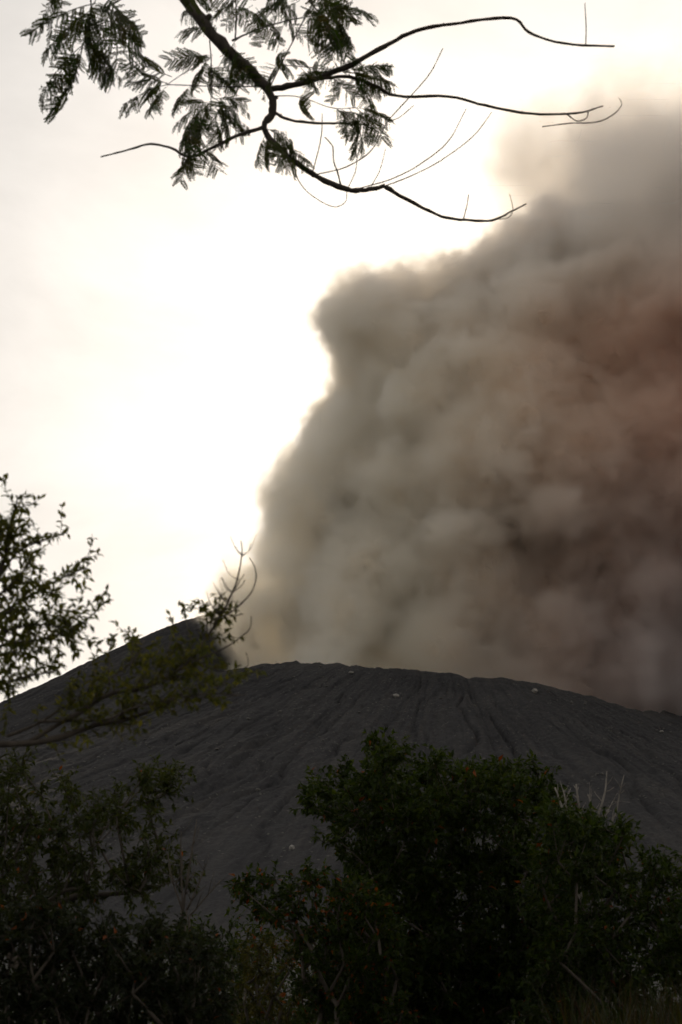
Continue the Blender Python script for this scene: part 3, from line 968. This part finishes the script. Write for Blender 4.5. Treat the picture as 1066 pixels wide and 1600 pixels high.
def edge_tree():
    """tree at the left edge: crown of small leaves above, one long bough reaching right"""
    rnd = random.Random(31)
    Y = 6.6
    root = empty('leafy_tree', (-2.55, 6.6, 0.0))
    tag(root, 'small leaved tree at the left edge with a long bough before the cone', 'tree')
    tr = MB()
    P, R = smooth_path([Vector((-2.55, 6.6, -0.1)), Vector((-2.5, 6.62, 1.2)), Vector((-2.42, 6.6, 2.4)), at(-80, 1120, 6.6), at(-60, 1000, 6.7), at(-30, 900, 6.7)],
                       [0.11, 0.085, 0.07, 0.05, 0.035, 0.02], 5)
    tr.tube(P, R, 9)
    tr.build('trunk', M_BARK, root, True)
    fol = MB(); wood = MB()
    ll, lw = 0.042, 0.018

    def tw(path, leaves=True, dY=0.0, every=0.013, start=0.2, y=Y, orange=0.0, sz=1.0):
        P, R = traced(wood, path, y, dY, 5, 4, 0.006, rnd)
        if leaves: leafy_twig(wood, fol, P, rnd, ll * sz, lw * sz, every, orange, start)
        return P

    def side(P, n, L, every=0.013, lo=0.25, upb=0.25):
        for k in range(n):
            i = rnd.randint(int(len(P) * lo), len(P) - 2)
            t = (P[min(i + 1, len(P) - 1)] - P[i]).normalized()
            d = (t * 0.6 + rvec(rnd) * 0.8 + Vector((0, 0, upb))).normalized()
            l = L * rnd.uniform(0.5, 1.2)
            Q = [P[i], P[i] + d * l * 0.5 + rvec(rnd) * l * 0.06, P[i] + d * l + rvec(rnd) * l * 0.12]
            Q, _ = smooth_path(Q, [0, 0, 0], 3)
            wood.tube(Q, [0.0022 - 0.0012 * j / (len(Q) - 1) for j in range(len(Q))], 4)
            leafy_twig(wood, fol, Q, rnd, ll, lw, every, 0.0, 0.2)
    # upper crown
    for path, n in [([(-60, 1000, 9), (-20, 930, 7), (5, 880, 5), (15, 828, 4), (24, 800, 3), (28, 778, 2)], 10),
                    ([(-40, 940, 7), (0, 900, 5), (30, 860, 4), (70, 843, 3), (103, 832, 2)], 9),
                    ([(-60, 1010, 8), (-10, 965, 5), (50, 930, 4), (90, 905, 3), (137, 888, 2)], 9),
                    ([(-60, 1050, 7), (0, 1010, 5), (60, 1000, 4), (105, 988, 3), (140, 965, 2), (166, 938, 1.6)], 6),
                    ([(-70, 1090, 6), (-10, 1075, 4), (40, 1058, 3), (90, 1048, 2)], 5),
                    ([(-50, 960, 6), (-20, 900, 4), (-5, 850, 3), (5, 808, 2)], 10),
                    ([(-50, 1000, 6), (0, 960, 4), (40, 955, 3), (85, 965, 2), (118, 985, 1.6)], 11),
                    ([(-60, 1040, 6), (-20, 1000, 5), (10, 985, 4), (60, 975, 3), (100, 980, 2)], 11),
                    ([(-60, 1060, 6), (-20, 1030, 4), (20, 1020, 3), (55, 1025, 2)], 8),
                    ([(-60, 1080, 5), (-20, 1060, 4), (8, 1080, 3), (15, 1110, 2)], 6),
                    ([(-50, 960, 5), (0, 930, 4), (30, 900, 3), (52, 870, 2)], 9)]:
        P = tw(path, True, rnd.uniform(-0.3, 0.3))
        side(P, int(n * 1.2), 0.17)
    for c in [(10, 905, 42), (35, 950, 48), (5, 985, 40), (60, 985, 40), (20, 1030, 32), (-10, 870, 40), (12, 850, 26), (70, 930, 22), (5, 1075, 22)]:
        for k in range(int(c[2] * 0.5)):
            a, q = rnd.uniform(0, 6.28), rnd.random() ** 0.5
            p = at(c[0] + c[2] * q * math.cos(a), c[1] + c[2] * q * math.sin(a), Y + rnd.uniform(-0.3, 0.3))
            l = rnd.uniform(0.05, 0.11)
            d = (rvec(rnd) + Vector((0.4, 0, 0.3))).normalized()
            Q = [p, p + d * l * 0.5, p + d * l]
            wood.tube(Q, [0.002, 0.0016, 0.001], 4)
            leafy_twig(wood, fol, Q, rnd, ll, lw, 0.014, 0, 0.1)
    # long bough
    b1 = tw([(-80, 1168, 13), (0, 1165, 10), (84, 1156, 9), (148, 1133, 8), (205, 1120, 6), (260, 1098, 5), (304, 1075, 3), (359, 1071, 2)], False)
    side(b1, 30, 0.16, 0.016, 0.3)
    b2 = tw([(40, 1160, 7), (110, 1120, 7), (177, 1084, 6), (220, 1077, 6), (262, 1056, 5.5), (295, 1031, 5), (329, 989, 4.5), (350, 951, 3.6), (371, 909, 2.8), (379, 867, 2.2), (377, 843, 1.6)], False, 0.15)
    side(b2[:28], 46, 0.17, 0.015, 0.15)
    b3 = tw([(60, 1126, 5), (120, 1124, 4.5), (169, 1122, 4), (211, 1107, 3.4), (279, 1088, 2.6), (330, 1083, 2), (378, 1088, 1.4)], False, -0.2)
    side(b3, 34, 0.16, 0.015, 0.1)
    b4 = tw([(10, 1150, 5), (60, 1130, 4), (120, 1090, 3.5), (170, 1060, 3), (210, 1030, 2.4), (225, 1000, 1.6)], False, 0.3)
    side(b4, 30, 0.15, 0.015, 0.2)
    for path, n in [([(170, 1070, 3), (172, 1045, 2.4), (172, 1020, 2), (174, 998, 1.5)], 2), ([(150, 1060, 2), (148, 1040, 1.6), (146, 1025, 1.3)], 1),
                    ([(205, 1040, 2), (208, 1015, 1.6), (207, 996, 1.3)], 1), ([(262, 1020, 2), (268, 995, 1.6), (270, 975, 1.4)], 1), ([(296, 1000, 2), (290, 970, 1.6), (287, 948, 1.3)], 1),
                    ([(325, 990, 2.4), (325, 965, 2), (320, 945, 1.6)], 4), ([(335, 975, 2.4), (345, 962, 2), (356, 968, 1.6)], 4), ([(330, 975, 2.4), (338, 955, 2), (346, 945, 1.6)], 5),
                    ([(330, 1080, 2), (350, 1068, 1.8), (368, 1055, 1.5), (384, 1052, 1.2)], 3), ([(295, 1031, 2.4), (310, 1035, 2), (330, 1045, 1.6), (345, 1042, 1.3)], 2),
                    ([(250, 1065, 2.4), (280, 1060, 2), (300, 1045, 1.6)], 5), ([(200, 1085, 2.4), (230, 1050, 2), (255, 1030, 1.6), (280, 1012, 1.4)], 6)]:
        P = tw(path, True, 0.1, 0.018, 0.5)
        side(P, n, 0.07, 0.014, 0.5)
    # leafless shoots at the end of the bough
    bare = [[(338, 968, 2.8), (363, 955, 2.6), (390, 930, 2.2), (401, 905, 2), (399, 885, 1.7), (390, 873, 1.4)], [(300, 1032, 2.2), (350, 1014, 2), (376, 997, 1.8), (390, 981, 1.6), (392, 962, 1.3)],
            [(350, 951, 1.8), (362, 930, 1.6), (378, 916, 1.4), (383, 905, 1)], [(290, 1090, 1.6), (340, 1090, 1.4), (385, 1086, 1)], [(384, 1050, 1.4), (388, 1035, 1.2), (386, 1018, 0.9)]]
    for q in range(16):
        i = rnd.randint(0, 5)
        u, v = [(346, 958), (355, 940), (362, 925), (371, 908), (376, 888), (379, 868)][i]
        s = rnd.choice((-1, -1, 1)); l = rnd.uniform(12, 34)
        bare.append([(u, v, 1.3), (u + s * l * 0.4, v - l * 0.35, 1.1), (u + s * l * 0.7, v - l, 0.8)])
    for path in bare: tw(path, False, rnd.uniform(-0.1, 0.1))
    for k in range(26):
        i = rnd.randint(4, len(b2) - 12); p = b2[i]
        d = (rvec(rnd) + Vector((0.5, 0, 0.5))).normalized() * rnd.uniform(0.08, 0.2)
        wood.tube([p, p + d * 0.5 + rvec(rnd) * 0.01, p + d], [0.002, 0.0015, 0.001], 4)
    wood.build('branches', M_BARK, root, True)
    fol.build('crown', M_THIN, root)


edge_tree()


def in_poly(x, y, poly):
    c = False
    j = len(poly) - 1
    for i in range(len(poly)):
        xi, yi = poly[i]; xj, yj = poly[j]
        if (yi > y) != (yj > y) and x < (xj - xi) * (y - yi) / (yj - yi) + xi: c = not c
        j = i
    return c


def ground_z(x, y):
    return float(ground_h(np.array([x]), np.array([y]))[0])


def shrub(name, label, cat, bu, Y, depth, poly, ncl, rc, nt, nl, ll, lw, seed, orange=0.02, group=None, bark=M_BARK, base=GREENS, up=0.35, trunk_r=0.09):
    """stems grown out from the foot to leaf clumps that fill the given outline"""
    rnd = random.Random(seed)
    bx = (bu - CU) / FPX * Y
    root = empty(name, (bx, Y, ground_z(bx, Y)))
    tag(root, label, cat, group)
    poly = [(p[0], p[1] + (14 if p[1] < 1400 else 0)) for p in poly]      # leaf tips reach past the clump centres
    xs = [p[0] for p in poly]; ys = [p[1] for p in poly]
    cl = []
    tries = 0
    while len(cl) < ncl and tries < 20000:
        tries += 1
        u, v = rnd.uniform(min(xs), max(xs)), rnd.uniform(min(ys), max(ys))
        if not in_poly(u, v, poly): continue
        p = at(u, v, Y + rnd.uniform(-1, 1) * depth)
        if p.z < 0.15 or any((p - c).length < rc * 0.55 for c in cl): continue
        cl.append(p)
    foot = Vector((bx, Y, root.location.z - 0.1))
    nodes = [(foot, -1)]
    for k in range(4):
        a = rnd.uniform(0, 6.28)
        nodes.append((foot + Vector((math.cos(a) * 0.15, math.sin(a) * 0.15, rnd.uniform(0.35, 0.7))), 0))
    cl.sort(key=lambda p: (p - foot).length)
    for p in cl:
        best, bi = 1e9, 1
        for i in range(1, len(nodes)):
            q = nodes[i][0]
            dz = p.z - q.z
            c = (p - q).length + max(0, 0.25 - dz) * 1.2
            if c < best: best, bi = c, i
        q = nodes[bi][0]
        L = (p - q).length
        m = max(1, int(L / 0.35))
        prev = bi
        for k in range(1, m + 1):
            t = k / m
            w = q.lerp(p, t) + Vector((0, 0, 0.10 * L * math.sin(math.pi * t))) + rvec(rnd) * (0.03 if k < m else 0.0)
            nodes.append((w, prev)); prev = len(nodes) - 1
    cnt = [1] * len(nodes)
    for i in range(len(nodes) - 1, 0, -1): cnt[nodes[i][1]] += cnt[i]
    tot = cnt[0]
    wood = MB()
    rr = lambda i: max(0.006, trunk_r * (cnt[i] / tot) ** 0.5)
    for i in range(1, len(nodes)):
        j = nodes[i][1]
        wood.tube([nodes[j][0], nodes[i][0]], [min(rr(j), rr(i) * 1.3), rr(i)], 6, cap=False)
    wood.build('trunk', bark, root, True)
    fol = MB(); tws = MB()
    cen = sum(cl, Vector()) / max(1, len(cl))
    for p in cl:
        out = (p - cen); out = out.normalized() if out.length > 1e-3 else Vector((0, 0, 1))
        dens = rnd.uniform(0.55, 1.3)
        for k in range(max(2, int(nt * dens))):
            d = (rvec(rnd) + out * 0.45 + Vector((0, 0, up))).normalized()
            l = rc * rnd.uniform(0.5, 1.15)
            Q = [p, p + d * l * 0.5 + rvec(rnd) * l * 0.08, p + d * l]
            tws.tube(Q, [0.006, 0.004, 0.002], 3, cap=False)
            leafy_twig(tws, fol, Q, rnd, ll, lw, l / nl, orange, 0.1, 0.5, base)
    nf = len(tws.f)
    if fol.f:
        b = len(fol.v); fol.v += tws.v; fol.f += [tuple(b + i for i in f) for f in tws.f]; fol.c += [(0.035, 0.028, 0.018)] * nf
        fol.build('crown', M_LEAF, root)
    return root


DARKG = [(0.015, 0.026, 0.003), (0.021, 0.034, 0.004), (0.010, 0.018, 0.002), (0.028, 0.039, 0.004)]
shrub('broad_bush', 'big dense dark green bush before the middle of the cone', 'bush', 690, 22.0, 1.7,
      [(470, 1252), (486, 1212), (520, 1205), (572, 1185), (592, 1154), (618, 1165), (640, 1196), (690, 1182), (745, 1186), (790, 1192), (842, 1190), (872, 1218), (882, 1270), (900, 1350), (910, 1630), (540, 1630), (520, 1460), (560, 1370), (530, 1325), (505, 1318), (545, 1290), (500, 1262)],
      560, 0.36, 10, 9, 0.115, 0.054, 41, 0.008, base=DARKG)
shrub('spreading_bush', 'dark bush sprawling at the right edge below the bare pale twigs', 'bush', 985, 18.0, 1.2,
      [(850, 1275), (905, 1262), (960, 1282), (1010, 1312), (1050, 1350), (1090, 1400), (1110, 1640), (840, 1640), (840, 1400)],
      220, 0.33, 9, 9, 0.098, 0.044, 42, 0.006, base=DARKG)
shrub('low_bush', 'low bush with scattered orange leaves at the foot of the big bush', 'bush', 500, 19.0, 0.9,
      [(372, 1372), (420, 1358), (480, 1362), (560, 1368), (610, 1400), (640, 1630), (480, 1630), (470, 1470), (420, 1445), (378, 1430)],
      140, 0.26, 8, 8, 0.095, 0.044, 43, 0.05, base=DARKG)
shrub('forked_tree', 'spindly fork stemmed tree low on the left under the long bough', 'tree', 128, 14.0, 0.8,
      [(-60, 1180), (60, 1185), (110, 1215), (170, 1225), (225, 1192), (272, 1188), (268, 1225), (225, 1245), (180, 1268), (260, 1300), (290, 1340), (270, 1400), (150, 1400), (60, 1420), (-60, 1440)],
      135, 0.24, 8, 8, 0.075, 0.030, 44, 0.004, base=[(0.026, 0.034, 0.007), (0.020, 0.028, 0.006), (0.032, 0.038, 0.009)], trunk_r=0.06)
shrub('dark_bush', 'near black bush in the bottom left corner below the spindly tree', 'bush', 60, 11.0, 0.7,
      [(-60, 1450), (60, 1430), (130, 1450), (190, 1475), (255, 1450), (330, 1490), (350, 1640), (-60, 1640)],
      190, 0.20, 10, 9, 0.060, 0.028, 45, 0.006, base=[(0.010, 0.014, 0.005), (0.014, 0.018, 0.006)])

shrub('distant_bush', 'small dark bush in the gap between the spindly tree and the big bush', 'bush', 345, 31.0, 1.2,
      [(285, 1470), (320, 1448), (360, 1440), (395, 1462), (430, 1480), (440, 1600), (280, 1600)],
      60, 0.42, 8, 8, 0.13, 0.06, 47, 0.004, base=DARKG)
shrub('grassy_bush', 'olive green bush low in front of the orange leaved bush', 'bush', 430, 24.0, 1.0,
      [(385, 1490), (430, 1470), (480, 1480), (520, 1500), (540, 1640), (370, 1640)],
      70, 0.32, 7, 8, 0.10, 0.042, 48, 0.02, base=[(0.036, 0.036, 0.006), (0.028, 0.030, 0.005), (0.046, 0.040, 0.008)])


def bare_shrub(name, label, base, Y, paths, mat, seed):
    rnd = random.Random(seed)
    x = (base[0] - CU) / FPX * Y
    root = empty(name, (x, Y, ground_z(x, Y)))
    tag(root, label, 'shrub')
    foot = Vector((x, Y, root.location.z - 0.05))
    for path in paths:
        mb = MB()
        top = at(path[0][0], path[0][1], Y + 0.2)
        mb.tube(smooth_path([foot + rvec(rnd) * 0.03, foot.lerp(top, 0.5) + rvec(rnd) * 0.06, top], [0.02, 0.015, pr(path[0][2], Y)], 3)[0],
                [0.02 + (pr(path[0][2], Y) - 0.02) * i / 6 for i in range(7)], 5)
        P, R = traced(mb, path, Y, rnd.uniform(-0.3, 0.3), 5, 3, 0.01, rnd)
        for k in range(6):
            i = rnd.randint(1, len(P) - 2)
            d = ((P[i + 1] - P[i]).normalized() + rvec(rnd) * 0.8).normalized() * rnd.uniform(0.08, 0.25)
            mb.tube([P[i], P[i] + d * 0.55 + rvec(rnd) * 0.01, P[i] + d], [R[i] * 0.7, R[i] * 0.5, 0.0015], 4)
        mb.build('stem', mat, root, True)


bare_shrub('dead_shrub', 'leafless shrub with pale upright twigs above the right hand bush', (925, 1600), 19.6,
           [[(885, 1290, 4), (878, 1260, 3.4), (866, 1230, 2.4)], [(895, 1290, 4), (886, 1258, 3), (880, 1236, 2)], [(912, 1290, 4), (906, 1260, 3.4), (900, 1226, 2.4)], [(930, 1290, 4), (938, 1262, 3.4), (946, 1238, 2.6), (948, 1206, 1.8)],
            [(930, 1290, 3), (926, 1262, 2.2), (918, 1240, 1.4)], [(952, 1295, 3), (962, 1268, 2.4), (968, 1240, 2), (975, 1210, 1.2)], [(940, 1290, 2.6), (950, 1265, 2), (960, 1246, 1.2)]], M_DEAD, 5)
bare_shrub('twiggy_shrub', 'thin dark leafless shrub beside the spindly tree', (288, 1600), 12.5,
           [[(286, 1440, 4), (290, 1400, 3.4), (298, 1350, 3), (304, 1310, 2), (306, 1280, 1.4)], [(286, 1430, 3.4), (284, 1380, 3), (284, 1330, 2.2), (282, 1300, 1.4)], [(292, 1420, 3), (312, 1380, 2.4), (322, 1350, 1.6)], [(284, 1420, 3), (268, 1370, 2.2), (262, 1335, 1.4)], [(296, 1430, 3), (325, 1400, 2.2), (345, 1375, 1.4)]], M_BARK, 6)


def undergrowth():
    rnd = random.Random(77)
    fol = MB()
    for k in range(52000):
        y = rnd.uniform(9.0, 70.0) if rnd.random() < 0.5 else rnd.uniform(9, 30)
        x = rnd.uniform(-0.30, 0.30) * y if rnd.random() < 0.7 else rnd.uniform(-0.6, 0.6) * y
        hh = 0.25 + 0.55 * max(0, vn(x * 0.35, y * 0.35)) + 0.8 * max(0, vn(x * 0.13 + 5, y * 0.13)) * min(1, y / 30) + (0.9 + 0.7 * vn(x * 0.4, y * 0.2)) * max(0.0, min(1.0, (y - 30) / 8))
        z = ground_z0(x, y) + hh * rnd.random() ** 0.6
        d = (rvec(rnd) + Vector((0, 0, 0.5))).normalized()
        fol.leaf(Vector((x, y, z)), d, (Vector((0, 0, 1)) + rvec(rnd)).normalized(), rnd.uniform(0.07, 0.15), rnd.uniform(0.03, 0.06), tint_of(rnd, 0.006, DARKG), 0.2)
    tag(fol.build('undergrowth', M_LEAF), 'dark leafy undergrowth covering the ground', 'undergrowth', kind='stuff')
    gr = MB()
    STRAW = [(0.026, 0.022, 0.007), (0.018, 0.018, 0.005), (0.014, 0.017, 0.004), (0.034, 0.028, 0.011)]
    for k in range(5200):
        t = rnd.random()
        if t < 0.4:
            u, Y, H = rnd.gauss(560, 110), rnd.uniform(13, 26), rnd.uniform(0.5, 1.1)
        elif t < 0.7:
            u, Y, H = rnd.uniform(860, 1100), rnd.uniform(11, 17), rnd.uniform(0.8, 1.7)
        else:
            u, Y, H = rnd.uniform(-20, 1090), rnd.uniform(10, 34), rnd.uniform(0.4, 0.9)
        x = (u - CU) / FPX * Y
        p = Vector((x, Y, ground_z0(x, Y) - 0.05))
        a = rnd.uniform(0, 6.28); lean = rnd.uniform(0.05, 0.45)
        dx, dy = math.cos(a) * lean * H, math.sin(a) * lean * H
        w = rnd.uniform(0.004, 0.010)
        sx, sy = -math.sin(a) * w, math.cos(a) * w
        b = len(gr.v)
        for q in (0, 0.4, 0.75):
            c = p + Vector((dx * q * q, dy * q * q, H * q))
            ww = 1 - 0.5 * q
            gr.v += [c + Vector((sx * ww, sy * ww, 0)), c - Vector((sx * ww, sy * ww, 0))]
        gr.v.append(p + Vector((dx, dy, H * 0.97)))
        gr.f += [(b, b + 1, b + 3, b + 2), (b + 2, b + 3, b + 5, b + 4), (b + 4, b + 5, b + 6)]
        c = tuple(x * rnd.uniform(0.5, 1.1) for x in rnd.choice(STRAW))
        gr.c += [c] * 3
    tag(gr.build('grass', M_LEAF), 'tall thin dry grass between the bushes', 'grass', kind='stuff')


def vn(x, y):
    i, j = math.floor(x), math.floor(y)
    fx, fy = x - i, y - j
    fx, fy = fx * fx * (3 - 2 * fx), fy * fy * (3 - 2 * fy)
    g = lambda a, b: float(LAT[a & 63, b & 63, 11])
    return (g(i, j) * (1 - fx) + g(i + 1, j) * fx) * (1 - fy) + (g(i, j + 1) * (1 - fx) + g(i + 1, j + 1) * fx) * fy


GZ = ground_h(*np.meshgrid(np.arange(-40, 41, 0.5), np.arange(0, 90, 0.5), indexing='ij'))


def ground_z0(x, y):
    return float(GZ[max(0, min(160, int((x + 40) * 2))), max(0, min(179, int(y * 2)))])


undergrowth()
